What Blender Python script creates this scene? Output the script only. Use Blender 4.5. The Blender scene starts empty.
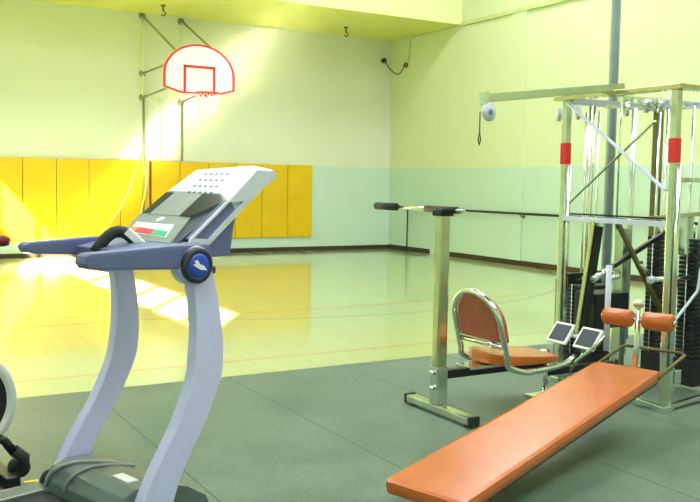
import bpy, bmesh, math, random
from mathutils import Vector, Matrix
random.seed(4)
PI = math.pi
C = bpy.context.scene.collection
V = Vector

# ------------------------------------------------------------------ camera
YAW, PITCH, ROLL, FPX = 0.5271, 0.0769, 0.0166, 876.6
fw = V((math.sin(YAW)*math.cos(PITCH), math.cos(YAW)*math.cos(PITCH), -math.sin(PITCH)))
r0 = V((math.cos(YAW), -math.sin(YAW), 0)); u0 = r0.cross(fw)
rt = math.cos(ROLL)*r0 + math.sin(ROLL)*u0
up = -math.sin(ROLL)*r0 + math.cos(ROLL)*u0
cam = bpy.data.cameras.new('camera'); cam.sensor_width = 36; cam.lens = 36*FPX/700
cam.clip_start = .05; cam.clip_end = 200
co = bpy.data.objects.new('camera', cam); C.objects.link(co)
co.matrix_world = Matrix(((rt.x, up.x, -fw.x, 0), (rt.y, up.y, -fw.y, 0), (rt.z, up.z, -fw.z, 1.5), (0, 0, 0, 1)))
bpy.context.scene.camera = co

# ------------------------------------------------------------------ world, sun, added ceiling fill, exposure
w = bpy.data.worlds.new('world'); bpy.context.scene.world = w; w.use_nodes = True
w.node_tree.nodes['Background'].inputs[0].default_value = (.80, .90, 1, 1)
w.node_tree.nodes['Background'].inputs[1].default_value = 3.0
sd = V((1, 1.5, -1.1)).normalized()
sl = bpy.data.lights.new('sun', 'SUN'); sl.energy = 110; sl.color = (1, .96, .80); sl.angle = math.radians(.5)
so = bpy.data.objects.new('sun', sl); C.objects.link(so)
so.rotation_euler = sd.to_track_quat('-Z', 'Y').to_euler()
ZC = 7.5
for (x, y) in ((1.0, 1.0), (5.6, 1.0), (9.6, 3), (1.5, 6.5), (6, 7), (9, 11), (3, 11.5)):  # unseen area lights added under the ceiling to brighten the closed hall
    al = bpy.data.lights.new('ceiling_fill', 'AREA'); al.energy = 190; al.color = (.95, 1, 1)
    al.shape = 'RECTANGLE'; al.size = 2.4; al.size_y = 1.6
    ao = bpy.data.objects.new('ceiling_fill', al); C.objects.link(ao); ao.location = (x, y, ZC-.16)
vs = bpy.context.scene.view_settings
vs.view_transform = 'Standard'; vs.look = 'None'; vs.gamma = 1; vs.use_curve_mapping = False
bpy.context.scene.cycles.sample_clamp_indirect = 0
bpy.context.scene.cycles.blur_glossy = 0
vs.exposure = 0.15

# ------------------------------------------------------------------ materials
def lin(c):
    return tuple((v/12.92 if v <= .04045 else ((v+.055)/1.055)**2.4) for v in [q/255 for q in c])
def mat(name, rgb, rough=.5, metal=0, noise=0, nscale=8, bump=0, bscale=30, spec=.5, coat=0, coatr=.05):
    m = bpy.data.materials.new(name); m.use_nodes = True
    nt = m.node_tree; b = nt.nodes['Principled BSDF']
    c = lin(rgb)
    b.inputs['Base Color'].default_value = (*c, 1)
    b.inputs['Roughness'].default_value = rough
    b.inputs['Metallic'].default_value = metal
    b.inputs['Specular IOR Level'].default_value = spec
    b.inputs['Coat Weight'].default_value = coat; b.inputs['Coat Roughness'].default_value = coatr
    tc = nt.nodes.new('ShaderNodeTexCoord')
    if noise:
        n = nt.nodes.new('ShaderNodeTexNoise'); n.inputs['Scale'].default_value = nscale; n.inputs['Detail'].default_value = 5
        nt.links.new(tc.outputs['Object'], n.inputs['Vector'])
        r = nt.nodes.new('ShaderNodeValToRGB')
        r.color_ramp.elements[0].position = .3; r.color_ramp.elements[1].position = .7
        r.color_ramp.elements[0].color = (*[v*(1-noise) for v in c], 1)
        r.color_ramp.elements[1].color = (*[min(1, v*(1+noise)) for v in c], 1)
        nt.links.new(n.outputs['Fac'], r.inputs[0]); nt.links.new(r.outputs[0], b.inputs['Base Color'])
    if bump:
        n = nt.nodes.new('ShaderNodeTexNoise'); n.inputs['Scale'].default_value = bscale; n.inputs['Detail'].default_value = 4
        nt.links.new(tc.outputs['Object'], n.inputs['Vector'])
        bp = nt.nodes.new('ShaderNodeBump'); bp.inputs['Strength'].default_value = bump; bp.inputs['Distance'].default_value = .01
        nt.links.new(n.outputs['Fac'], bp.inputs['Height']); nt.links.new(bp.outputs[0], b.inputs['Normal'])
    return m
def mth(nt, op, a, b=None, c=None):
    n = nt.nodes.new('ShaderNodeMath'); n.operation = op
    for i, v in enumerate((a, b, c)):
        if v is None: continue
        if isinstance(v, (int, float)): n.inputs[i].default_value = v
        else: nt.links.new(v, n.inputs[i])
    return n.outputs[0]
def mixc(nt, fac, a, b):
    n = nt.nodes.new('ShaderNodeMix'); n.data_type = 'RGBA'
    if isinstance(fac, (int, float)): n.inputs[0].default_value = fac
    else: nt.links.new(fac, n.inputs[0])
    for k, v in ((6, a), (7, b)):
        if isinstance(v, tuple): n.inputs[k].default_value = (*v, 1)
        else: nt.links.new(v, n.inputs[k])
    return n.outputs[2]
def geo(nt):
    g = nt.nodes.new('ShaderNodeNewGeometry'); s = nt.nodes.new('ShaderNodeSeparateXYZ')
    nt.links.new(g.outputs['Position'], s.inputs[0]); return g, s

# painted block walls: paint line at 1.86 m on the side wall and the bare end of the back wall
def wall_mat(name, hi, lo, line):
    m = mat(name, hi, .55, spec=.3); nt = m.node_tree; b = nt.nodes['Principled BSDF']
    g, s = geo(nt)
    up_ = mth(nt, 'GREATER_THAN', s.outputs[2], line)
    col = mixc(nt, up_, lin(lo), lin(hi))
    n = nt.nodes.new('ShaderNodeTexNoise'); n.inputs['Scale'].default_value = .8; n.inputs['Detail'].default_value = 6
    nt.links.new(g.outputs['Position'], n.inputs['Vector'])
    col = mixc(nt, mth(nt, 'MULTIPLY', n.outputs['Fac'], .14), col, lin((170, 185, 110)))
    nt.links.new(col, b.inputs['Base Color'])
    # block joints as relief
    h = mth(nt, 'ADD', s.outputs[0], s.outputs[1])
    jz = mth(nt, 'LESS_THAN', mth(nt, 'FRACT', mth(nt, 'MULTIPLY', s.outputs[2], 5)), .05)
    row = mth(nt, 'MULTIPLY', mth(nt, 'MODULO', mth(nt, 'FLOOR', mth(nt, 'MULTIPLY', s.outputs[2], 5)), 2), .5)
    jx = mth(nt, 'LESS_THAN', mth(nt, 'FRACT', mth(nt, 'ADD', mth(nt, 'MULTIPLY', h, 2.5), row)), .025)
    j = mth(nt, 'SUBTRACT', 1, mth(nt, 'MAXIMUM', jz, jx))
    bp = nt.nodes.new('ShaderNodeBump'); bp.inputs['Strength'].default_value = .25; bp.inputs['Distance'].default_value = .004
    nt.links.new(j, bp.inputs['Height']); nt.links.new(bp.outputs[0], b.inputs['Normal'])
    return m
M = {}
M['wall_back'] = wall_mat('painted back wall', (220, 222, 204), (200, 220, 208), 1.86)
M['wall_side'] = wall_mat('painted side wall', (214, 222, 180), (192, 218, 200), 1.86)
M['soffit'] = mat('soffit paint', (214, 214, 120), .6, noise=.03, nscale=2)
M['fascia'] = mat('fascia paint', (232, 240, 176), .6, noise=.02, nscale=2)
M['ceiling'] = mat('ceiling paint', (150, 152, 150), .7, noise=.02)
M['trim'] = mat('dark vinyl base', (52, 40, 28), .35, noise=.1)
M['trimlight'] = mat('wall ledge paint', (196, 206, 140), .5, noise=.05)
M['yellow'] = mat('yellow pad vinyl', (228, 184, 4), .42, noise=.05, nscale=2.5, bump=.05, bscale=6)
M['board'] = mat('brown batten', (110, 66, 12), .5, noise=.1)
M['chrome'] = mat('chrome', (222, 226, 220), .16, 1, noise=.06, nscale=12)
M['brass'] = mat('worn chrome post', (205, 196, 160), .15, 1, noise=.12, nscale=9)
M['greensteel'] = mat('pale green steel', (200, 208, 186), .2, .9, noise=.08, nscale=9)
M['galv'] = mat('galvanised pipe', (172, 184, 196), .38, .5, noise=.08)
M['dark'] = mat('black steel', (26, 28, 32), .38, .2, noise=.2)
M['rubberblack'] = mat('black rubber', (30, 32, 34), .6, noise=.2)
M['orange'] = mat('orange vinyl', (190, 96, 34), .27, noise=.10, nscale=7, bump=.1, bscale=5, coat=.3, coatr=.25)
M['redvinyl'] = mat('reddish vinyl', (172, 84, 62), .42, noise=.14, nscale=30, bump=.1, bscale=60)
M['lav'] = mat('lavender silver paint', (206, 202, 255), .38, .05, noise=.02)
M['slate'] = mat('slate blue plastic', (98, 104, 152), .45, noise=.06, nscale=10)
M['slatedark'] = mat('dark slate plastic', (52, 60, 76), .45, noise=.08)
M['grey'] = mat('console grey plastic', (138, 146, 142), .42, noise=.05)
M['lightgrey'] = mat('console light grey plastic', (206, 208, 222), .4, noise=.02)
M['screen'] = mat('dark display window', (34, 38, 44), .18, noise=.3, nscale=4)
M['white'] = mat('white plastic', (236, 238, 240), .4, noise=.02)
M['red'] = mat('red paint', (222, 36, 44), .45, noise=.04)
M['pink'] = mat('red panel ink', (226, 60, 80), .4, noise=.03)
M['teal'] = mat('green panel ink', (60, 180, 140), .4, noise=.03)
M['amber'] = mat('orange panel ink', (240, 150, 60), .4, noise=.03)
M['blue'] = mat('blue badge', (34, 70, 196), .3, noise=.1, nscale=30, coat=.5)
M['navy'] = mat('navy rim', (40, 44, 70), .35, noise=.1)
M['hoodgrey'] = mat('grey green motor hood', (96, 108, 108), .3, noise=.06, coat=.2)
M['boardwhite'] = mat('backboard white', (222, 238, 226), .3, noise=.03)
M['net'] = mat('net cord', (228, 230, 205), .8, noise=.05)
M['steelbrown'] = mat('brown steel', (104, 96, 56), .5, .3, noise=.1)
M['hoopsteel'] = mat('dull olive steel', (150, 150, 108), .5, .2, noise=.1)
M['cream'] = mat('cream strap', (244, 232, 140), .7, noise=.05)
M['disc'] = mat('pale pulley plastic', (206, 214, 236), .35, noise=.05)
M['deepred'] = mat('dark red foam', (110, 24, 40), .7, noise=.2)
M['tape'] = mat('yellow tape', (238, 220, 60), .5, noise=.05)
M['bluesteel'] = mat('blue steel', (40, 52, 120), .4, noise=.1)
M['glow'] = mat('lamp diffuser', (250, 250, 240), .5, noise=.01)
M['glow'].node_tree.nodes['Principled BSDF'].inputs['Emission Color'].default_value = (1, 1, .93, 1)
M['glow'].node_tree.nodes['Principled BSDF'].inputs['Emission Strength'].default_value = 2

# court floor: varnished boards with painted lines
def court_mat():
    m = mat('varnished court floor', (206, 212, 128), .3, spec=.3, coat=1, coatr=.09)
    m.node_tree.nodes['Principled BSDF'].inputs['Coat IOR'].default_value = 1.65
    nt = m.node_tree; b = nt.nodes['Principled BSDF']; g, s = geo(nt)
    x, y = s.outputs[0], s.outputs[1]
    mp = nt.nodes.new('ShaderNodeMapping'); mp.inputs['Scale'].default_value = (14, .8, 1)
    nt.links.new(g.outputs['Position'], mp.inputs[0])
    n = nt.nodes.new('ShaderNodeTexNoise'); n.inputs['Scale'].default_value = 1; n.inputs['Detail'].default_value = 4
    nt.links.new(mp.outputs[0], n.inputs['Vector'])
    col = mixc(nt, n.outputs['Fac'], lin((166, 176, 112)), lin((186, 196, 134)))
    def near(v, c, h): return mth(nt, 'LESS_THAN', mth(nt, 'ABSOLUTE', mth(nt, 'SUBTRACT', v, c)), h)
    l1 = mth(nt, 'MULTIPLY', mth(nt, 'MAXIMUM', near(y, 9.2, .035), near(y, 6.74, .022)), .65)
    col = mixc(nt, l1, col, lin((214, 110, 50)))
    dx = mth(nt, 'SUBTRACT', x, 5.69); dy = mth(nt, 'SUBTRACT', y, 14.2)
    rr = mth(nt, 'SQRT', mth(nt, 'ADD', mth(nt, 'MULTIPLY', dx, dx), mth(nt, 'MULTIPLY', dy, dy)))
    col = mixc(nt, mth(nt, 'MULTIPLY', near(rr, 5.75, .025), .55), col, lin((90, 110, 110)))
    key = mth(nt, 'MULTIPLY', near(mth(nt, 'ABSOLUTE', dx), 1.8, .025), mth(nt, 'GREATER_THAN', y, 11.6))
    col = mixc(nt, mth(nt, 'MULTIPLY', key, .5), col, lin((120, 140, 110)))
    nt.links.new(col, b.inputs['Base Color'])
    return m
M['court'] = court_mat()
def rubber_mat():
    m = mat('rubber matting', (112, 128, 108), .5, spec=.4)
    nt = m.node_tree; b = nt.nodes['Principled BSDF']; g, s = geo(nt)
    n = nt.nodes.new('ShaderNodeTexNoise'); n.inputs['Scale'].default_value = 1.6; n.inputs['Detail'].default_value = 8
    n.inputs['Roughness'].default_value = .65
    nt.links.new(g.outputs['Position'], n.inputs['Vector'])
    r = nt.nodes.new('ShaderNodeValToRGB'); r.color_ramp.elements[0].position = .3; r.color_ramp.elements[1].position = .72
    r.color_ramp.elements[0].color = (*lin((72, 92, 82)), 1); r.color_ramp.elements[1].color = (*lin((108, 124, 108)), 1)
    nt.links.new(n.outputs['Fac'], r.inputs[0])
    n2 = nt.nodes.new('ShaderNodeTexNoise'); n2.inputs['Scale'].default_value = 90; n2.inputs['Detail'].default_value = 2
    nt.links.new(g.outputs['Position'], n2.inputs['Vector'])
    col = mixc(nt, mth(nt, 'MULTIPLY', mth(nt, 'GREATER_THAN', n2.outputs['Fac'], .62), .25), r.outputs[0], lin((160, 172, 150)))
    fx = mth(nt, 'FRACT', mth(nt, 'DIVIDE', mth(nt, 'SUBTRACT', s.outputs[0], .475), 1.025))
    seam = mth(nt, 'LESS_THAN', fx, .010)
    col = mixc(nt, mth(nt, 'MULTIPLY', seam, .75), col, lin((44, 56, 48)))
    nt.links.new(col, b.inputs['Base Color'])
    rg = mth(nt, 'ADD', mth(nt, 'MULTIPLY', n.outputs['Fac'], .3), .3)
    nt.links.new(rg, b.inputs['Roughness'])
    bp = nt.nodes.new('ShaderNodeBump'); bp.inputs['Strength'].default_value = .2; bp.inputs['Distance'].default_value = .003
    nt.links.new(n2.outputs['Fac'], bp.inputs['Height']); nt.links.new(bp.outputs[0], b.inputs['Normal'])
    return m
M['rubber'] = rubber_mat()

# ------------------------------------------------------------------ mesh helpers
def basis(d, hint=V((0, 0, 1))):
    d = d.normalized()
    if abs(d.dot(hint)) > .98: hint = V((1, 0, 0))
    a = hint.cross(d).normalized(); b = d.cross(a).normalized()
    return a, b
class MB:
    def __init__(s): s.bm = bmesh.new()
    def box(s, lo, hi, bev=0, seg=2):
        b2 = bmesh.new(); bmesh.ops.create_cube(b2, size=1)
        for v in b2.verts:
            v.co = V([lo[i] + (v.co[i]+.5)*(hi[i]-lo[i]) for i in range(3)])
        if bev: bmesh.ops.bevel(b2, geom=b2.edges[:], offset=bev, segments=seg, affect='EDGES', profile=.7)
        return s.merge(b2)
    def merge(s, b2, mtx=None):
        if mtx is not None: bmesh.ops.transform(b2, matrix=mtx, verts=b2.verts[:])
        vm = {v: s.bm.verts.new(v.co) for v in b2.verts}
        for f in b2.faces:
            try:
                nf = s.bm.faces.new([vm[v] for v in f.verts]); nf.smooth = f.smooth
            except ValueError: pass
        b2.free(); return s
    def obox(s, p, q, w_, h_, bev=0, hint=V((0, 0, 1))):
        """bar from p to q, w_ sideways, h_ along the hint side"""
        p, q = V(p), V(q); d = q-p; a, b = basis(d, hint); L = d.length
        b2 = bmesh.new(); bmesh.ops.create_cube(b2, size=1)
        for v in b2.verts:
            c = v.co.copy(); v.co = V((c.x*w_, c.y*h_, c.z*L))
        if bev: bmesh.ops.bevel(b2, geom=b2.edges[:], offset=bev, segments=2, affect='EDGES', profile=.7)
        m = Matrix(((a.x, b.x, d.normalized().x, (p+q).x/2), (a.y, b.y, d.normalized().y, (p+q).y/2), (a.z, b.z, d.normalized().z, (p+q).z/2), (0, 0, 0, 1)))
        return s.merge(b2, m)
    def tube(s, pts, r, seg=12, cap=True, closed=False):
        pts = [V(p) for p in pts]; n = len(pts); rings = []
        rad = r if isinstance(r, (list, tuple)) else [r]*n
        prev = None
        for i, p in enumerate(pts):
            if closed: d = pts[(i+1) % n]-pts[i-1]
            else: d = pts[min(i+1, n-1)]-pts[max(i-1, 0)]
            d.normalize()
            if prev is None: a, b = basis(d)
            else:
                a = prev-d*prev.dot(d); a.normalize(); b = d.cross(a)
            prev = a
            rings.append([s.bm.verts.new(p+rad[i]*(math.cos(2*PI*k/seg)*a+math.sin(2*PI*k/seg)*b)) for k in range(seg)])
        for i in range(n if closed else n-1):
            A, B = rings[i], rings[(i+1) % n]
            for k in range(seg):
                f = s.bm.faces.new((A[k], A[(k+1) % seg], B[(k+1) % seg], B[k])); f.smooth = True
        if cap and not closed:
            s.bm.faces.new(rings[0][::-1]); s.bm.faces.new(rings[-1])
        return s
    def lathe(s, prof, origin, axis, seg=32):
        """prof: (t along axis, radius)"""
        o = V(origin); ax = V(axis).normalized(); a, b = basis(ax); rings = []
        for t, r in prof:
            if r < 1e-5: rings.append([s.bm.verts.new(o+ax*t)])
            else: rings.append([s.bm.verts.new(o+ax*t+r*(math.cos(2*PI*k/seg)*a+math.sin(2*PI*k/seg)*b)) for k in range(seg)])
        for A, B in zip(rings, rings[1:]):
            for k in range(seg):
                k2 = (k+1) % seg
                if len(A) == 1 and len(B) == 1: continue
                if len(A) == 1: f = s.bm.faces.new((A[0], B[k2], B[k]))
                elif len(B) == 1: f = s.bm.faces.new((A[k], A[k2], B[0]))
                else: f = s.bm.faces.new((A[k], A[k2], B[k2], B[k]))
                f.smooth = True
        if len(rings[0]) > 1: s.bm.faces.new(rings[0][::-1])
        if len(rings[-1]) > 1: s.bm.faces.new(rings[-1])
        return s
    def prism(s, poly, f0, f1, bev=0):
        """poly list of 2D; f0,f1 map 2D to 3D for both caps"""
        b2 = bmesh.new()
        A = [b2.verts.new(V(f0(p))) for p in poly]; B = [b2.verts.new(V(f1(p))) for p in poly]
        b2.faces.new(A); b2.faces.new(B[::-1]); n = len(poly)
        for i in range(n): b2.faces.new((A[i], B[i], B[(i+1) % n], A[(i+1) % n]))
        bmesh.ops.recalc_face_normals(b2, faces=b2.faces[:])
        if bev: bmesh.ops.bevel(b2, geom=b2.edges[:], offset=bev, segments=2, affect='EDGES', profile=.7)
        return s.merge(b2)
    def build(s, name, m, parent=None, loc=None):
        bmesh.ops.recalc_face_normals(s.bm, faces=s.bm.faces[:])
        me = bpy.data.meshes.new(name); s.bm.to_mesh(me); s.bm.free()
        if m: me.materials.append(M[m])
        o = bpy.data.objects.new(name, me); C.objects.link(o)
        if parent: o.parent = parent
        if loc: o.location = loc
        return o
def tag(o, label=None, cat=None, group=None, kind=None):
    if label: o['label'] = label
    if cat: o['category'] = cat
    if group: o['group'] = group
    if kind: o['kind'] = kind
    return o
def empty(name, loc, rz, label, cat, group=None):
    o = bpy.data.objects.new(name, None); C.objects.link(o); o.location = loc; o.rotation_euler = (0, 0, rz)
    o.empty_display_size = .1
    return tag(o, label, cat, group)
def struct(name, mb, m, parent=None):
    o = mb.build(name, m, parent)
    if not parent: o['kind'] = 'structure'
    return o
def arc(c, r, a0, a1, n, f):
    return [f(c[0]+r*math.cos(a0+(a1-a0)*i/n), c[1]+r*math.sin(a0+(a1-a0)*i/n)) for i in range(n+1)]
def smooth_pts(pts, n=6):
    P = [V(p) for p in pts]; out = []
    for i in range(len(P)-1):
        p0 = P[max(i-1, 0)]; p1 = P[i]; p2 = P[i+1]; p3 = P[min(i+2, len(P)-1)]
        for k in range(n):
            t = k/n
            out.append(.5*((2*p1)+(-p0+p2)*t+(2*p0-5*p1+4*p2-p3)*t*t+(-p0+3*p1-3*p2+p3)*t**3))
    out.append(P[-1]); return out

# ------------------------------------------------------------------ room shell
XL, XR, YF, YB = -2.0, 11.105, -3.0, 17.3
YR = 6.21
struct('floor', MB().box((XL-.2, YR, -.2), (XR+.2, YB+.2, 0)), 'court')
struct('floor_rubber', MB().box((XL-.2, YF-.2, -.2), (XR+.2, YR, .004)), 'rubber')
struct('wall_back', MB().box((XL-.2, YB, 0), (XR+.2, YB+.2, ZC)), 'wall_back')
struct('wall_right', MB().box((XR, YF-.2, 0), (XR+.2, YB, ZC)), 'wall_side')
struct('wall_front', MB().box((XL-.2, YF-.2, 0), (XR+.2, YF, ZC)), 'wall_side')
struct('ceiling', MB().box((XL-.2, YF-.2, ZC), (XR+.2, YB+.2, ZC+.2)), 'ceiling')
# left wall with a clerestory strip
WZ0, WZ1 = 5.6, 6.66
Y0, PITCHW, NW = .10, 1.03, 13
YE = Y0+PITCHW*NW
mb = MB().box((XL-.2, YF-.2, 0), (XL, YB, WZ0)).box((XL-.2, YF-.2, WZ1), (XL, YB, ZC))
mb.box((XL-.2, YF-.2, WZ0), (XL, Y0, WZ1)).box((XL-.2, YE, WZ0), (XL, YB, WZ1))
struct('wall_left', mb, 'wall_side')
for i in range(NW):
    a = Y0+PITCHW*i
    f = MB().box((XL-.06, a, WZ0), (XL-.01, a+.045, WZ1)).box((XL-.06, a+PITCHW-.045, WZ0), (XL-.01, a+PITCHW, WZ1))
    f.box((XL-.06, a, WZ0), (XL-.01, a+PITCHW, WZ0+.03)).box((XL-.06, a, WZ1-.03), (XL-.01, a+PITCHW, WZ1))
    struct('window_%d' % (i+1), f, 'galv')
# soffit box along the back wall
ZS, YS = 4.78, 14.68
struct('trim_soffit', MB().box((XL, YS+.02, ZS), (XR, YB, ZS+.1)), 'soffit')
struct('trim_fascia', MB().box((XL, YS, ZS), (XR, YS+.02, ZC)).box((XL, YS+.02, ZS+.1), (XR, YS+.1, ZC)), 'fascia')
struct('baseboard_back', MB().box((XL, YB-.02, 0), (XR, YB, .085)), 'trim')
struct('baseboard_right', MB().box((XR-.02, 15.62, 0), (XR, YB-.02, .10)).box((XR-.02, YR-3, 0), (XR, 15.25, .10)), 'trim')
struct('trim_ledge', MB().box((XR-.05, YF, ZS-.03), (XR, YS, ZS+.04)), 'trimlight')
struct('trim_pilaster', MB().box((XR-.04, 12.65, .1), (XR, 13.05, ZS-.03)), 'wall_side')

# ------------------------------------------------------------------ wall pads
XE = 9.05; PW = .61
ordn = ['at the right end of the row', 'second from the right end of the row', 'third from the right end, just right of the console housing', 'fourth from the right end, mostly hidden by the console hood',
        'fifth from the right end, showing a corner above the console hood', 'directly right of the dark brown batten',
        'left of the dark brown batten, behind the backboard pipe', 'crossed by the lower end of the outer pale strap',
        'directly left of the one crossed by the strap', 'leftmost one seen whole, sunlit at its lower left', 'cut off by the left edge of the picture']
for i in range(11):
    x1 = XE-PW*i
    mb = MB().box((x1-PW+.006, YB-.055, .31), (x1-.006, YB-.002, 1.885), .014, 2)
    o = mb.build('wall_pad', 'yellow')
    tag(o, 'yellow vinyl wall pad ' + ordn[i], 'wall pad', 'yellow wall pads')
x5 = XE-6*PW  # raised dark strip stands in for the dark gap between two pads
tag(MB().box((x5-.03, YB-.075, .6), (x5+.012, YB-.056, 1.88), .004).build('gap', 'board'), 'narrow dark brown batten between two of the yellow pads', 'gap')

# ------------------------------------------------------------------ basketball hoop
hx, hy = 5.69, 15.3
t = empty('basketball_hoop', (hx, YB, 0), 0, 'fan-shaped white basketball backboard with red rim on wall brackets', 'basketball hoop')
t.location = (0, 0, 0)
def fan(scale, dy, zc=3.5):
    top = [(hx+.685*math.cos(a), 3.40+.56*math.sin(a)) for a in [PI*i/28 for i in range(29)]]
    low = [(hx-.685, 3.16), (hx-.36, 3.07), (hx+.36, 3.07), (hx+.685, 3.16)]
    pl_ = top+low
    return [(hx+(p[0]-hx)*scale, zc+(p[1]-zc)*scale) for p in pl_]
MB().prism(fan(1, 0), lambda p: (p[0], hy, p[1]), lambda p: (p[0], hy+.035, p[1])).build('backboard', 'boardwhite', t)
pts = fan(.965, 0)
mb = MB(); n = len(pts)
outer, inner = fan(1.0, 0), fan(.925, 0)
vo = [mb.bm.verts.new((p[0], hy-.006, p[1])) for p in outer]; vi = [mb.bm.verts.new((p[0], hy-.006, p[1])) for p in inner]
wo = [mb.bm.verts.new((p[0], hy, p[1])) for p in outer]; wi = [mb.bm.verts.new((p[0], hy, p[1])) for p in inner]
for i in range(n):
    k = (i+1) % n
    for q in ((vo[i], vo[k], vi[k], vi[i]), (wo[i], wi[i], wi[k], wo[k]), (vo[i], wo[i], wo[k], vo[k]), (vi[i], vi[k], wi[k], wi[i])): mb.bm.faces.new(q)
mb.build('border', 'red', t)
mb = MB()
a, b, c, d = hx-.305, hx+.305, 3.10, 3.58
for lo, hi in (((a, c), (a+.05, d)), ((b-.05, c), (b, d)), ((a, d-.05), (b, d))):
    mb.box((lo[0], hy-.006, lo[1]), (hi[0], hy-.0005, hi[1]))
mb.build('target_square', 'red', t)
rc = (hx, hy-.40)
mb = MB().tube([(rc[0]+.23*math.cos(2*PI*k/32), rc[1]+.23*math.sin(2*PI*k/32), 3.05) for k in range(32)], .02, 8, closed=True)
mb.box((hx-.10, hy-.19, 3.01), (hx+.09, hy-.006, 3.06), .005).tube([(hx-.07, hy-.01, 2.98), (hx-.12, hy-.21, 3.045)], .009, 8).tube([(hx+.07, hy-.01, 2.98), (hx+.12, hy-.21, 3.045)], .009, 8)
mb.build('rim', 'red', t)
mb = MB()
def netp(k, z):
    s_ = (3.05-z)/.42; r = .225*(1-.48*s_**.7); a = 2*PI*k/12
    return (rc[0]+r*math.cos(a), rc[1]+r*math.sin(a), z)
for k in range(12):
    for sg in (1, -1):
        mb.tube([netp(k+sg*.5*j, 3.05-.42*j/6) for j in range(7)], .006, 5)
mb.build('net', 'net', t)
XP, XQ = 5.235, 6.03
for (x, z, tx, tz) in ((XP, 4.72, 5.33, 3.75), (XQ, 4.70, 6.0, 3.86), (XP, 3.60, 5.33, 3.68), (XP, 3.13, 5.33, 3.25), (XQ, 3.08, 6.0, 3.25), (XQ, 3.60, 6.0, 3.66)):
    mb = MB().tube([(x, YB-.06, z), (tx, hy+.05, tz)], .022, 8)
    mb.lathe([(0, .07), (.02, .07), (.025, .04), (.07, .03)], (x, YB, z), (0, -1, 0), 16)
    mb.build('bracket_arm', 'hoopsteel', t)
for x, zt, zb in ((XP, 4.72, .55), (XQ, 4.7, 1.9)):
    MB().tube([(x, YB-.09, zb), (x, YB-.09, 3.1)], .024, 8).build('wall_pipe', 'hoopsteel', t)
    MB().tube([(x, YB-.05, 3.1), (x, YB-.05, zt)], .014, 8).build('wall_rod', 'fascia', t)
MB().tube([(5.33, hy+.06, 3.2), (5.33, hy+.06, 3.78)], .02, 8).tube([(6.0, hy+.06, 3.2), (6.0, hy+.06, 3.88)], .02, 8).tube([(5.33, hy+.06, 3.45), (6.0, hy+.06, 3.45)], .02, 8).build('back_frame', 'steelbrown', t)
MB().tube([(XP+.37, YB-.03, 2.0), (XP+.37, YB-.03, 3.1)], .012, 8).tube([(XP, YB-.1, 3.1), (XP+.37, YB-.03, 3.1)], .01, 6).build('guide_pipe', 'fascia', t)
# thin pale curved tubes over the pads beside the wall pipe
for (pp, lab) in (([(5.16, 2.0), (5.02, 1.55), (4.84, 1.1), (4.62, .75), (4.38, .45)], 'pale strap curving out left of the backboard pipe over the yellow pads'),
                  ([(5.27, 1.95), (5.27, 1.4), (5.18, .95), (5.05, .55), (5.0, .42)], 'pale strap running close beside the backboard pipe over the yellow pads')):
    mb = MB(); P_ = smooth_pts([(x, YB-.14, z) for x, z in pp], 5)
    mb.tube(P_, .016, 8)
    tag(mb.build('streak', 'cream'), lab, 'streak', 'streaks by the backboard')

# ------------------------------------------------------------------ fixtures on wall and soffit
for x, lab in ((5.33, 'small dark hook under the soffit above the basketball backboard'), (9.29, 'small dark hook under the soffit near the room corner')):
    mb = MB().lathe([(0, .05), (.02, .05), (.03, .02), (.1, .02)], (x, 16.28, ZS), (0, 0, -1), 14)
    mb.tube([(x, 16.28, ZS-.1), (x+.05, 16.28, ZS-.15), (x+.02, 16.28, ZS-.2), (x-.04, 16.28, ZS-.18)], .014, 8)
    tag(mb.build('ceiling_hook', 'steelbrown'), lab, 'hook', 'soffit hooks')
t = empty('wall_speaker_mount', (0, 0, 0), 0, 'two small dark wall fixtures joined by a sagging cord in the corner', 'wall fixture')
MB().lathe([(0, .05), (.03, .06), (.08, .06), (.1, .03), (.12, 0)], (10.86, YB, 4.32), (0, -1, 0), 16).build('knob', 'dark', t)
MB().lathe([(0, .05), (.04, .06), (.07, .05), (.09, 0)], (XR, 16.67, 4.17), (-1, 0, 0), 16).build('knob', 'steelbrown', t)
cp = [(10.86, YB-.1, 4.3), (10.93, 17.1, 4.12), (11.0, 16.95, 4.0), (11.03, 16.85, 4.0), (11.04, 16.75, 4.08), (11.03, 16.67, 4.17)]
MB().tube(smooth_pts(cp), .014, 8).build('cord', 'steelbrown', t)
MB().tube([(XR-.02, 16.6, 4.2), (XR-.02, 16.55, 4.45), (XR-.02, 16.5, 4.76), (XR-.03, 16.4, 4.765), (XR-.03, 14.7, 4.765)], .014, 8).build('conduit', 'trimlight', t)

# wall barre on the right wall
t = empty('wall_barre', (0, 0, 0), 0, 'thin dark handrail running along the pale green right wall', 'handrail')
MB().tube([(XR-.12, 16.34, .99), (XR-.12, 7.5, .99)], .024, 10).build('rail', 'dark', t)
mb = MB()
for y in (14.6, 12.6, 10.6, 8.6):
    MB().tube([(XR-.12, y, .98), (XR-.06, y, .93), (XR-.002, y, .93)], .012, 8).lathe([(0, .035), (.012, .035)], (XR, y, .93), (-1, 0, 0), 12).build('bracket', 'steelbrown', t)
MB().tube([(XR-.12, 16.34, .0), (XR-.12, 16.34, .99)], .016, 8).build('post', 'dark', t)

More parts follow.
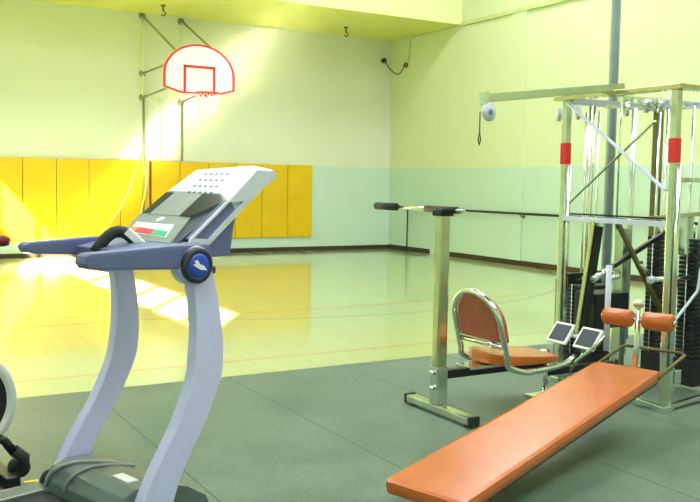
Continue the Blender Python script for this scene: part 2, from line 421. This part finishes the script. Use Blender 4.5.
# ------------------------------------------------------------------ treadmill
TO = V((.966, 3.783, 0)); TR = math.atan2(.287, .958)
t = empty('treadmill', TO, TR, 'grey and lavender treadmill with curved uprights and perforated console in the foreground', 'treadmill')
prof = [(.268, 1.16, .056), (.278, 1.12, .058), (.305, 1.0, .062), (.320, .88, .068), (.323, .77, .075), (.310, .66, .078), (.270, .56, .078), (.217, .455, .077), (.153, .355, .076), (.095, .255, .078), (.050, .155, .084), (.012, .07, .09)]
pc = smooth_pts([(a, b, c) for a, b, c in prof], 6)
def upright(yc, dx0, dx1, hs, name='upright'):
    mb = MB(); th = .032; rings = []; side = []
    for i, p in enumerate(pc):
        d = (pc[min(i+1, len(pc)-1)]-pc[max(i-1, 0)]); d.z = 0; d = V((d.x, d.y)).normalized()
        nx, nz = -d.y, d.x      # normal pointing forward
        if nx < 0: nx, nz = -nx, -nz
        h = p.z*abs(nx)*hs; px_ = p.x+dx0+(dx1-dx0)*min(1, max(0, p.y/1.1))
        sec = []
        for (s_, y_) in ((-1, -.85), (-.95, -1), (.95, -1), (1, -.85), (1, .85), (.95, 1), (-.95, 1), (-1, .85)):
            sec.append(mb.bm.verts.new((px_+nx*h*s_, yc+y_*th, p.y+nz*h*s_)))
        rings.append(sec)
    for A, B in zip(rings, rings[1:]):
        for k in range(8):
            f = mb.bm.faces.new((A[k], A[(k+1) % 8], B[(k+1) % 8], B[k]))
            f.smooth = False
    mb.bm.faces.new(rings[0]); mb.bm.faces.new(rings[-1][::-1])
    return mb.build(name, 'lav', t)
upright(-.33, -.01, -.02, 1); upright(.345, -.02, .02, .87)
# arm rests
def armrest(yc, sx):
    mb = MB()
    poly = [(-.285, 1.208), (-.26, 1.217), (.10, 1.232), (.30, 1.232), (.32, 1.13), (.10, 1.135), (-.22, 1.15), (-.275, 1.158), (-.29, 1.18)]
    if sx: poly = [(x if x > .1 else (x+.30)*.8-.20, (z if z > 1.2 else z+.015)) for x, z in poly]
    mb.prism(poly, lambda p: (p[0], yc-.04, p[1]), lambda p: (p[0], yc+.04, p[1]), .012)
    return mb.build('armrest', 'slate', t)
armrest(-.325, False); armrest(.345, True)
for y in (-.33, .345):
    MB().box((.19, y-.03, 1.105), (.335, y+.03, 1.135), .004).build('joint', 'slatedark', t)
# side discs
for yc, sy in ((-.33, -1), (.345, 1)):
    MB().lathe([(0, .084), (.066, .084), (.07, .08)], (.228, yc-sy*.033, 1.145), (0, sy, 0), 40).build('upright_cap', 'lav', t)
for sy, name in ((-1, 'side_disc'), (1, 'side_disc')):
    yo = -.366 if sy < 0 else .386
    o = MB().lathe([(0, .076), (.022, .076), (.03, .068), (.03, .052), (.026, .05)], (.222, yo, 1.147), (0, sy, 0), 40).build(name, 'navy', t)
    MB().lathe([(.02, .052), (.029, .052), (.033, .04), (.034, 0)], (.222, yo, 1.147), (0, sy, 0), 40).build('badge', 'blue', o)
    pl = [(-.030, .020), (-.012, .022), (-.004, .006), (.020, -.004), (.034, -.022), (.006, -.020), (-.016, -.010), (-.036, .004), (-.022, .008)]
    MB().prism(pl, lambda p: (.222+p[0], yo+sy*.032, 1.149+p[1]), lambda p: (.222+p[0], yo+sy*.0365, 1.149+p[1])).build('emblem', 'white', o)
# centre cross bar with the sensor grips
mb = MB().prism([(.06, 1.15), (.30, 1.13), (.36, 1.17), (.30, 1.235), (.22, 1.225), (.05, 1.195)], lambda p: (p[0], -.30, p[1]), lambda p: (p[0], .32, p[1]), .01)
mb.build('crossbar', 'slate', t)
hb = [(.045, .13, 1.175), (.08, .12, 1.225), (.125, .11, 1.262), (.165, .09, 1.265), (.195, .06, 1.235), (.235, .03, 1.185)]
o = MB().tube(smooth_pts(hb, 2), .027, 12).build('pulse_grip', 'rubberblack', t)
MB().obox((.166, .062, 1.272), (.218, .012, 1.208), .024, .034, .003).build('sensor_plate', 'white', o)
# console: a sloping face given by distance up the slope and sideways offset
e = V((1, 0, .62)).normalized(); nn = V((-.62, 0, 1)).normalized(); fo = V((.25, 0, 1.232))
def F(s_, y_, h_=0): return fo+e*s_+V((0, y_, 0))+nn*h_
def plate(name, m, q, h0, h1, parent, bev=.002):
    return MB().prism(q, lambda p: F(p[0], p[1], h0), lambda p: F(p[0], p[1], h1), bev).build(name, m, parent)
con = plate('console', 'slatedark', [(-.03, -.20), (-.03, .25), (.2, .325), (.40, .335), (.40, -.10), (.31, -.21)], -.045, 0, t, .008)
plate('face_panel', 'grey', [(-.02, -.175), (-.02, .245), (.185, .32), (.185, -.09)], .0, .008, con)
pn = plate('key_panel', 'white', [(.015, -.10), (.03, .225), (.115, .252), (.113, -.05)], .008, .011, con, .001)
plate('key_strip', 'amber', [(.033, .165), (.033, .222), (.075, .238), (.072, .175)], .011, .0125, pn, 0)
plate('key_strip', 'pink', [(.025, .03), (.033, .165), (.072, .175), (.064, .04)], .011, .0125, pn, 0)
plate('key_strip', 'teal', [(.02, -.09), (.025, .03), (.064, .04), (.058, -.07)], .011, .0125, pn, 0)
plate('display_frame', 'grey', [(.185, -.09), (.185, .31), (.385, .335), (.385, -.09), (.32, -.20)], .0, .010, con)
plate('display_window', 'screen', [(.192, .242), (.191, .30), (.378, .33), (.378, .268)], .010, .013, con, .001)
plate('display_window', 'screen', [(.185, -.007), (.182, -.095), (.315, -.195), (.376, -.103), (.375, .031)], .010, .013, con, .001)
MB().lathe([(0, .024), (.004, .022), (.006, 0)], F(.145, .10, .008), nn, 20).build('round_key', 'lightgrey', con)
hood = plate('speaker_hood', 'lightgrey', [(.38, -.10), (.39, .335), (.60, .335), (.642, -.07), (.60, -.26), (.315, -.245), (.318, -.21)], -.03, .012, t, .006)
for r_ in range(4):
    for k in range(5):
        y_ = .208-.043*k-.0195*r_; s_ = .555-.057*r_
        MB().lathe([(0, .0085), (.0015, .0085)], F(s_, y_, .012), nn, 10).build('speaker_hole', 'slatedark', hood)
# light grey sloping side frame with a slate inset, and the housing below
sf = lambda q, y0, y1, nm, m, par, bev=.002: MB().prism(q, lambda p: (p[0], y0, p[1]), lambda p: (p[0], y1, p[1]), bev).build(nm, m, par)
fr = MB()
for q in ([(.272, 1.228), (.361, 1.204), (.385, 1.243), (.285, 1.252)], [(.361, 1.204), (.775, 1.538), (.745, 1.555), (.378, 1.243)],
          [(.283, 1.250), (.289, 1.243), (.49, 1.404), (.484, 1.412)], [(.484, 1.406), (.585, 1.410), (.76, 1.55), (.655, 1.555)]):
    fr.prism(q, lambda p: (p[0], -.258, p[1]), lambda p: (p[0], -.240, p[1]), .002)
fr = fr.build('side_frame', 'lightgrey', t)
sf([(.285, 1.246), (.378, 1.241), (.582, 1.407), (.483, 1.408)], -.244, -.21, 'side_inset', 'slate', fr)
MB().prism([(.385, 1.16), (.515, 1.165), (.55, 1.375), (.44, 1.29), (.38, 1.22)], lambda p: (p[0], -.235, p[1]), lambda p: (p[0], .18, p[1]), .01).build('console_housing', 'slate', t)
MB().prism([(.23, 1.19), (.50, 1.34), (.50, 1.25), (.30, 1.16)], lambda p: (p[0], -.15, p[1]), lambda p: (p[0], .16, p[1]), .01).build('console_neck', 'slatedark', t)
# running deck and motor hood
MB().box((-1.55, -.27, .075), (-.10, .27, .10), .008).build('belt', 'rubberblack', t)
for y in (-1, 1):
    MB().box((-1.6, y*.325-.075, .05), (.10, y*.325+.05, .115), .012).build('side_rail', 'hoodgrey', t)
MB().box((-1.6, -.36, .02), (.35, .36, .075), .01).build('deck_frame', 'slatedark', t)
hp = [(-.12, .10), (-.115, .15), (-.08, .20), (-.02, .222), (.10, .215), (.24, .175), (.34, .11), (.36, .07), (-.12, .07)]
hd = MB().prism(hp, lambda p: (p[0], -.295, p[1]), lambda p: (p[0], .30, p[1]), .012).build('motor_hood', 'hoodgrey', t)
MB().tube(smooth_pts([(-.125, .28, .11), (-.11, .24, .19), (-.04, .2, .222), (.06, .14, .222), (.20, .06, .19)], 5), .010, 8).build('hood_ridge', 'grey', hd)
MB().tube(smooth_pts([(-.12, .12, .13), (-.10, .10, .19), (-.02, .08, .226), (.10, .07, .215), (.2, .06, .19)], 5), .007, 8).build('hood_ridge', 'grey', hd)
MB().lathe([(-.02, .055), (.02, .055), (.03, .04)], (-.06, .33, .115), (0, 1, 0), 20).build('roller_cap', 'dark', t)
MB().box((.0, -.20, .218), (.05, -.08, .226), .002).build('warning_label', 'white', hd)
for x in (-1.5, .28):
    for y in (-.3, .3):
        MB().lathe([(0, .03), (.025, .03)], (x, y, .004), (0, 0, 1), 14).build('foot', 'dark', t)

# ------------------------------------------------------------------ exercise bike at the left edge
t = empty('exercise_bike', (.49, 4.45, 0), 0, 'exercise bike with a white-rimmed wheel cut off by the left edge', 'exercise bike')
MB().lathe([(-.02, .20), (-.03, .245), (.03, .245), (.02, .20), (-.02, .20)], (0, 0, .42), (.34, -.94, 0), 48).build('wheel_guard', 'white', t)
MB().lathe([(-.018, 0), (-.018, .212), (.018, .212), (.018, 0)], (0, 0, .42), (.34, -.94, 0), 40).build('flywheel', 'dark', t)
MB().lathe([(-.05, .03), (.05, .03)], (0, 0, .42), (.34, -.94, 0), 16).build('hub', 'chrome', t)
MB().obox((-.6, -.2, .04), (.24, .06, .04), .07, .05, .01).obox((.19, -.14, .05), (.13, .24, .05), .07, .06, .012).obox((-.75, -.40, .05), (-.60, .02, .05), .07, .06, .012).build('base_frame', 'dark', t)
MB().tube([(.24, -.10, .10), (.245, -.095, .16), (.20, -.10, .20)], .03, 10).lathe([(-.03, .045), (.03, .045)], (.235, -.02, .09), (.3, -.95, 0), 18).build('foot_roller', 'rubberblack', t)
MB().tube([(.20, -.10, .19), (.16, -.09, .25), (.13, -.085, .262)], .022, 10).build('axle_nut', 'dark', t)
MB().tube([(-.05, -.05, .1), (-.16, -.06, .7), (-.12, -.06, 1.12)], .03, 10).tube([(-.6, -.2, .05), (-.5, -.18, .85)], .03, 10).tube([(-.55, -.19, .4), (-.14, -.06, .45)], .03, 10).build('frame', 'lav', t)
MB().prism([(-.16, -.13), (-.16, .13), (.02, .10), (.14, .03), (.14, -.03), (.02, -.10)], lambda p: (-.5+p[0], -.18+p[1], .85), lambda p: (-.5+p[0], -.18+p[1], .92), .02).build('saddle', 'rubberblack', t)
MB().tube([(-.12, -.06, 1.1), (.05, -.10, 1.19), (.08, -.13, 1.20), (.12, -.135, 1.205)], .016, 10).build('handlebar', 'chrome', t)
MB().tube([(.06, -.13, 1.20), (.165, -.14, 1.208), (.185, -.145, 1.205)], [.024, .026, .018], 14).build('hand_grip', 'deepred', t)
tag(MB().box((.75, 4.43, .0045), (.815, 4.455, .007), .001).build('tape_strip', 'tape'), 'short yellow tape strip on the rubber floor beside the treadmill', 'tape')

# ------------------------------------------------------------------ T-shaped post station with the chair
PX, PY = 3.361, 4.591
t = empty('leg_press_seat', (0, 0, 0), 0, 'round-backed reddish vinyl seat with chrome hoop carried by a tall T-shaped post', 'exercise seat')
MB().box((PX-.04, PY-.035, .07), (PX+.04, PY+.035, 1.32), .024, 5).build('post', 'brass', t)
MB().box((PX-.045, PY-.042, .07), (PX+.045, PY+.042, .32), .012, 3).build('lower_sleeve', 'chrome', t)
MB().obox((PX-.01, 4.90, .045), (PX-.01, 4.21, .045), .075, .05, .010).build('foot_bar', 'chrome', t)
for y in (4.905, 4.205): MB().box((PX-.05, y-.012, .012), (PX+.03, y+.012, .075), .004).build('end_cap', 'rubberblack', t)
for y in (4.84, 4.27): MB().lathe([(0, .022), (.016, .022)], (PX-.01, y, .005), (0, 0, 1), 12).build('foot', 'rubberblack', t)
MB().tube([(PX, 5.38, 1.342), (PX, 4.37, 1.342)], .014, 12).build('handle_bar', 'chrome', t)
MB().tube([(PX, 5.40, 1.342), (PX, 5.14, 1.342)], [.027, .027], 14).build('hand_grip', 'rubberblack', t)
MB().tube([(PX, 4.78, 1.342), (PX, 4.44, 1.342)], .021, 14).box((PX-.05, PY-.05, 1.30), (PX+.05, PY+.05, 1.34), .008).build('clamp', 'dark', t)
MB().lathe([(0, .016), (.02, .016), (.03, .008)], (PX-.045, PY, .28), (-1, 0, 0), 12).build('bolt', 'chrome', t)
MB().lathe([(0, .016), (.02, .016), (.03, .008)], (PX-.045, PY, .18), (-1, 0, 0), 12).build('bolt', 'chrome', t)
MB().box((PX+.04, PY-.028, .235), (4.25, PY+.028, .29), .005).build('rail', 'dark', t)
# chrome hoop of the backrest: stands across the seat (Y), leans back a little
bx, by, bz = 3.75, 4.60, .31
lean = -.12
def hoop(yy, zz, off=0): return V((bx+off+(zz-bz)*-.27, by+yy, zz))
hp_ = []
for zz in (.32, .38, .44, .50, .56): hp_.append((-.245, zz))
for i in range(1, 12):
    a = PI-PI*i/12; hp_.append((.25*math.cos(a), .575+.225*math.sin(a)))
for zz in (.56, .50, .44, .38, .32): hp_.append((.245, zz))
path = [hoop(y_, z_) for y_, z_ in hp_]
bend = [V((4.44, by-.13, .31)), V((4.30, by-.17, .275)), V((4.0, by-.235, .27)), V((3.88, by-.25, .275))]
bend2 = [V((p.x, 2*by-p.y, p.z)) for p in bend][::-1]
MB().tube(smooth_pts(bend+path+bend2, 3), .021, 12).build('chrome_hoop', 'chrome', t)
MB().tube([hoop(-.245, .45), hoop(.245, .45)], .017, 10).obox((3.56, by, .295), (4.2, by, .30), .16, .02, .004).build('cross_brace', 'chrome', t)
def pad_outline(sc):
    o = [(-.215*sc, .47)]
    for i in range(0, 17):
        a = PI-PI*i/16; o.append((.22*sc*math.cos(a), .58+.205*sc*math.sin(a)))
    o.append((.215*sc, .47)); return o
mb = MB(); o1 = pad_outline(1)
mb.prism(o1, lambda p: hoop(p[0], p[1], .0), lambda p: hoop(p[0], p[1], .075), .02)
mb.build('backrest', 'redvinyl', t)
mb = MB()
so_ = []
for i in range(28):
    a = 2*PI*i/28; cx_, sx_ = math.cos(a), math.sin(a)
    so_.append((4.0+.30*math.copysign(abs(cx_)**.6, cx_), by+.22*math.copysign(abs(sx_)**.6, sx_)))
mb.prism(so_, lambda p: (p[0], p[1], .31-.02*(p[0]-3.9)), lambda p: (p[0], p[1], .375-.09*(p[0]-3.9)), .02)
mb.build('seat_cushion', 'orange', t)
MB().lathe([(0, .008), (.03, .008), (.035, .022), (.06, .02), (.065, 0)], (4.02, by+.24, .33), (0, 0, 1), 14).obox((4.02, by+.24, .335), (4.02, by+.1, .30), .02, .01).build('adjusting_knob', 'dark', t)

# ------------------------------------------------------------------ sit-up bench
BH = math.radians(18.05); BL = 2.044
Bz0, Bz1, Bz2 = .157, .413, .491
sl_ = math.atan2(Bz1-Bz0, BL)
t = empty('situp_bench', (2.227, 3.105, 0), BH, 'long orange vinyl sit-up bench sloping up to chrome frame', 'exercise bench')
def bz(s_): return Bz0+(Bz1-Bz0)*s_/BL
hw = .21
mb = MB(); b2 = bmesh.new()
N = 24
poly = [(-.05, -hw+.015), (-.03, -hw-.012), (BL-.02, -hw), (BL, -hw+.02), (BL, hw-.02), (BL-.02, hw), (-.02, hw+.015), (-.045, hw-.015)]
mb.prism(poly, lambda p: (p[0], p[1], bz(p[0])-.062), lambda p: (p[0], p[1], bz(p[0])), .026)
cush = mb.build('cushion', 'orange', t)
MB().prism([(.03, -.19), (BL+.0, -.19), (BL, .19), (.03, .19)], lambda p: (p[0], p[1], bz(p[0])-.085), lambda p: (p[0], p[1], bz(p[0])-.062)).build('base_board', 'dark', t)
e0, e1 = BL-.05, BL+.385
def ez(s_): return Bz1+(Bz2-Bz1)*(s_-BL)/.385-.03
mb = MB()
for y in (-1, 1): mb.tube([(e0, y*hw, ez(e0)), (e1-.03, y*hw, ez(e1-.03)), (e1, y*(hw-.03), ez(e1))], .011, 8)
mb.tube([(e1, -hw+.03, ez(e1)), (e1, hw-.03, ez(e1))], .011, 8)
mb.build('hook_frame', 'steelbrown', t)
MB().tube([(BL-.03, -.05, Bz1-.03), (BL+.0, -.05, Bz1+.12), (BL+.0, -.05, Bz1+.385)], .017, 12).lathe([(0, .017), (.01, .03), (.03, .034), (.05, .026), (.058, 0)], (BL, -.05, Bz1+.36), (0, 0, 1), 16).build('roller_post', 'chrome', t)
MB().tube([(BL, -.285, Bz1+.29), (BL, .185, Bz1+.29)], .011, 10).build('roller_axle', 'chrome', t)
for s_ in (-1, 1):
    r_ = MB().lathe([(.0, .04), (.008, .051), (.02, .054), (.165, .054), (.177, .051), (.185, .04)], (BL, -.05+s_*.035, Bz1+.29), (0, s_, 0), 24).build('foam_roller', 'orange', t)
    MB().lathe([(0, .02), (.012, .02)], (BL, -.05+s_*.221, Bz1+.29), (0, s_, 0), 14).build('end_nut', 'chrome', r_)
for y in (-.14, .14):
    MB().lathe([(-.015, .024), (.015, .024)], (.14, y, .0285), (0, 1, 0), 18).tube([(.14, y, .03), (.14, y, .10)], .010, 8).build('caster', 'rubberblack', t)
MB().tube([(.14, -.16, .10), (.14, .16, .10)], .014, 8).build('caster_bar', 'chrome', t)

# ------------------------------------------------------------------ multi-station gym
GX, GX2, GY0, GY1, GT = 4.735, 5.72, 3.93, 4.93, 2.18
t = empty('multi_gym', (0, 0, 0), 0, 'tall chrome multi-station weight machine frame with weight stacks and crossed braces', 'weight machine')
def post(x, y, z0=0.0, z1=GT, w_=.052, m='greensteel', nm='post'):
    o = MB().box((x-w_/2, y-w_/2, z0+.006), (x+w_/2, y+w_/2, z1-.03), .014, 4).build(nm, m, t)
    return o
for (x, y) in ((GX, GY0), (GX, GY1)):
    o = post(x, y)
    MB().box((x-.028, y-.028, 1.67), (x+.028, y+.028, 1.83), .001).build('red_tape', 'red', o)
    MB().tube([(x-.0, y-.045, .3), (x-.0, y-.045, 1.66)], .016, 10).build('guide_rod', 'chrome', o)
    MB().box((x-.04, y-.04, .004), (x+.04, y+.04, .05), .006).build('foot_plate', 'chrome', o)
post(GX2, GY1, m='steelbrown', w_=.05); post(GX2, GY0, m='greensteel')
# top frame of flat angle bars
mb = MB().box((GX-.045, GY0-.06, GT-.035), (GX+.03, GY1+.10, GT), .004)
mb.build('top_bar', 'brass', t)
MB().box((GX+.03, GY0-.05, GT-.035), (GX2+.05, GY0+.02, GT), .004).build('top_bar', 'brass', t)
mb = MB().box((GX+.03, GY1-.025, GT-.06), (GX2+.03, GY1+.025, GT-.01), .004); mb.build('top_bar', 'galv', t)
tb = MB().box((GX2-.025, GY0+.02, GT-.06), (GX2+.025, GY1-.025, GT-.01), .004).build('top_bar', 'disc', t)
mb = MB()
for k in range(12): mb.box((GX2-.0262, GY0+.08+.075*k, GT-.047), (GX2-.0252, GY0+.105+.075*k, GT-.023))
mb.build('punched_holes', 'bluesteel', tb)
MB().box((GX+.02, 4.40, GT-.075), (GX2, 4.46, GT-.035), .004).build('top_bar', 'chrome', t)
# mid and base rails
MB().obox((GX-.01, GY1, 1.265), (GX-.01, GY0, 1.265), .03, .036, .004).build('mid_rail', 'disc', t)
MB().obox((GX+.03, GY1, 1.30), (GX+.03, GY0, 1.30), .012, .012).build('mid_rod', 'dark', t)
MB().obox((GX, GY1, .035), (GX, GY0, .035), .035, .03, .004).build('base_rail', 'chrome', t)
MB().obox((GX, GY0, .035), (GX2, GY0+.18, .035), .035, .03, .004).build('base_rail', 'chrome', t)
MB().obox((GX, GY1, .035), (GX2, GY1, .035), .035, .03, .004).build('base_rail', 'greensteel', t)
MB().obox((GX2, GY1, .035), (GX2, GY0, .035), .035, .03, .004).build('base_rail', 'greensteel', t)
# crossed braces
MB().obox((GX-.035, 4.89, 2.12), (GX-.035, 3.96, 1.49), .010, .034, 0, V((1, 0, 0))).build('cross_brace', 'disc', t)
MB().obox((GX+.0, 4.89, 1.37), (GX+.0, 4.10, 1.95), .008, .020, 0, V((1, 0, 0))).build('cross_brace', 'greensteel', t)
# thin guide rods
for (x, y, r_, m, z0) in ((4.96, GY1-.02, .013, 'chrome', .2), (5.02, 4.93, .008, 'greensteel', .2), (4.86, 4.52, .007, 'greensteel', 1.2), (5.40, GY1-.06, .012, 'chrome', .3), (5.30, 4.80, .012, 'chrome', .2), (5.62, 4.40, .014, 'chrome', .35), (5.66, GY1-.1, .012, 'steelbrown', .5)):
    MB().tube([(x, y, z0), (x, y, GT-.06)], r_, 10).build('guide_rod', m, t)
MB().box((4.98, 4.56, .01), (5.04, 4.64, 1.20), .005).build('centre_column', 'greensteel', t)
# weight stacks with separate plates
def stack(x, y, z0, n, wx, wy, rot, th=.028):
    e_ = bpy.data.objects.new('weight_stack', None); C.objects.link(e_); e_.parent = t; e_.location = (x, y, 0); e_.rotation_euler = (0, 0, rot)
    for k in range(n):
        z = z0+k*(th+.005)
        MB().box((-wx/2, -wy/2, z), (wx/2, wy/2, z+th), .003, 1).box((-wx/2-.008, -.012, z+.009), (-wx/2, .012, z+.02)).build('weight_plate', 'dark', e_)
    top = z0+n*(th+.005)
    for s_ in (-1, 1):
        MB().tube([(0, s_*wy*.32, .06), (0, s_*wy*.32, GT-.07)], .010, 10).build('stack_rod', 'chrome', e_)
    MB().tube([(0, 0, top), (0, 0, top+.1)], .012, 8).build('selector_stem', 'chrome', e_)
    MB().tube([(-.006-wx/2, 0, z0), (-.006-wx/2, 0, top)], .0045, 6).build('number_strip', 'white', e_)
    MB().box((-wx/2-.01, -wy/2-.01, .05), (wx/2+.01, wy/2+.01, z0-.004), .004).build('buffer', 'rubberblack', e_)
stack(5.43, 4.62, .25, 27, .11, .12, 0)
stack(5.43, 4.30, .25, 27, .11, .16, 0)
stack(5.30, 5.22, .15, 17, .32, .22, 0)
MB().box((5.03, 5.27, .01), (5.06, 5.30, .74), .004).box((5.03, 5.27, .70), (5.52, 5.30, .74), .004).box((5.49, 5.27, .01), (5.52, 5.30, .70), .004).build('guard_frame', 'dark', t)
MB().box((5.50, 4.00, .05), (5.60, 4.12, .62), .01).build('blue_cover', 'bluesteel', t)
# high pulley arm
arm = MB().obox((3.70, 4.60, 2.075), (4.86, 4.51, 2.218), .045, .055, .004).build('pulley_arm', 'greensteel', t)
MB().obox((3.66, 4.60, 2.07), (3.70, 4.60, 2.075), .06, .085, .004).build('end_plate', 'chrome', arm)
pu = MB().lathe([(-.012, 0), (-.014, .058), (-.006, .062), (0, .054), (.006, .062), (.014, .058), (.012, 0)], (3.71, 4.585, 1.985), (.25, -1, 0), 32).build('pulley_wheel', 'disc', arm)
MB().lathe([(-.02, .02), (.02, .02), (.022, .012), (.022, 0)], (3.71, 4.582, 1.985), (.25, -1, 0), 18).build('axle_cap', 'grey', arm)
MB().tube([(3.648, 4.60, 1.985), (3.648, 4.60, 1.86)], .004, 6).tube([(3.648, 4.6, 1.86), (3.638, 4.6, 1.80), (3.648, 4.6, 1.765), (3.658, 4.6, 1.80)], .005, 6, closed=True).build('hook_cable', 'dark', arm)
for (x, y, z, m) in ((4.74, 5.02, 2.05, 'disc'), (4.82, 4.90, 2.06, 'disc'), (4.95, 4.55, 2.07, 'chrome'), (5.10, 4.50, 2.10, 'disc'), (5.05, 4.34, 2.09, 'chrome'), (5.20, 4.36, 2.12, 'disc'), (5.30, 4.42, 2.08, 'chrome')):
    MB().lathe([(-.012, 0), (-.014, .05), (-.006, .055), (0, .046), (.006, .055), (.014, .05), (.012, 0)], (x, y, z), (.8, -.6, 0), 24).build('pulley_wheel', m, t)
MB().obox((4.80, 4.62, 2.085), (5.32, 4.34, 2.085), .03, .02, .003).obox((4.84, 4.40, 2.12), (5.34, 4.56, 2.12), .03, .03, .003).build('pulley_bracket', 'chrome', t)
# leg press lever with two pedals
lv = MB().obox((4.735, 4.60, 1.26), (4.60, 4.60, .42), .03, .055, .004, V((1, 0, 0))).build('press_lever', 'brass', t)
MB().obox((4.755, 4.575, 1.22), (4.635, 4.575, .46), .02, .05, .003, V((1, 0, 0))).build('lever_guard', 'dark', lv)
MB().tube([(4.585, 4.74, .425), (4.585, 4.46, .425)], .016, 10).build('pedal_axle', 'white', lv)
for yc in (4.72, 4.45):
    c_ = V((4.56, yc, .425)); a_ = V((.6, 0, .8)).normalized(); n_ = V((-.8, 0, .6)).normalized()
    q = [(-.085, -.098), (.085, -.098), (.085, .098), (-.085, .098)]
    f0 = lambda p, h: c_+a_*p[0]+V((0, p[1], 0))+n_*h
    pd = MB().prism(q, lambda p: f0(p, 0), lambda p: f0(p, .02), .006).build('pedal', 'white', lv)
    q2 = [(x*.78, y*.78) for x, y in q]
    MB().prism(q2, lambda p: f0(p, .02), lambda p: f0(p, .026), .002).build('pedal_tread', 'slatedark', pd)
# press arms crossing inside the frame
pa = MB().obox((4.62, 4.5, .845), (5.40, 4.5, 1.19), .03, .032, .004).build('press_arm', 'dark', t)
MB().tube([(4.62, 4.495, .845), (4.81, 4.495, .93)], .024, 14).build('arm_sleeve', 'chrome', pa)
pb = MB().obox((4.80, 4.46, 1.26), (5.32, 4.46, .56), .03, .03, .004).build('press_arm', 'steelbrown', t)
MB().tube([(5.03, 4.43, .96), (5.10, 4.43, .87)], .02, 12).build('arm_sleeve', 'chrome', pb)
MB().tube([(4.55, 4.28, .97), (4.55, 4.28, .38)], .02, 12).build('front_column', 'disc', t)
MB().tube([(4.55, 4.28, .88), (4.64, 4.28, .89), (4.80, 4.45, .89)], .018, 10).build('bent_handle', 'chrome', t)
MB().tube([(4.55, 4.28, .50), (4.50, 4.30, .43), (4.40, 4.40, .30), (4.38, 4.46, .20)], .012, 8).build('bent_rod', 'greensteel', t)
MB().tube([(4.96, 4.3, .85), (5.62, 4.3, .85)], .017, 10).build('cross_rod', 'chrome', t)
for x in (4.99, 5.22, 5.40): MB().lathe([(-.02, .026), (.02, .026)], (x, 4.3, .85), (1, 0, 0), 14).build('collar', 'disc', t)
MB().tube(smooth_pts([(5.10, 3.97, .96), (5.08, 3.97, .82), (5.04, 3.97, .77), (4.88, 3.97, .63), (4.85, 3.97, .60)], 4), .010, 8).build('bent_rod', 'disc', t)
MB().obox((5.28, 4.3, 1.565), (GX2, 4.3, 1.568), .03, .035, .003).build('cross_bar', 'greensteel', t)
MB().obox((GX+.03, 4.2, 1.29), (GX2, 4.2, 1.345), .03, .03, .003).build('cross_bar', 'brass', t)
MB().box((5.30, 4.26, 1.02), (5.38, 4.34, 1.30), .01).build('stack_head', 'chrome', t)
MB().obox((4.62, 4.75, .85), (4.98, 4.75, .86), .03, .03, .004).build('cross_bar', 'dark', t)
MB().obox((4.74, 4.98, .78), (5.0, 5.0, .80), .03, .03, .004).build('cross_bar', 'dark', t)
MB().obox((4.72, 4.66, .60), (5.06, 4.66, .60), .22, .26, .02).build('seat_carriage', 'dark', t)
MB().obox((4.30, 4.60, .19), (4.95, 4.60, .19), .05, .05, .004).build('floor_rail', 'dark', t)
MB().tube([(4.30, 4.60, .02), (4.30, 4.60, .30)], .02, 10).box((4.18, 4.52, .005), (4.40, 4.68, .03), .004).build('rail_foot', 'chrome', t)
MB().box((4.83, 3.99, .12), (4.90, 4.04, .30), .01).box((4.92, 4.0, .16), (4.99, 4.06, .26), .01).build('pin_rack', 'chrome', t)
# ceiling column behind the machine
tag(MB().tube([(5.66, 5.36, .005), (5.66, 5.36, ZC)], .040, 20).lathe([(0, .08), (.012, .08)], (5.66, 5.36, .004), (0, 0, 1), 24).build('ceiling_column', 'galv'), 'round blue-grey steel pipe rising to the ceiling behind the weight machine', 'pipe')
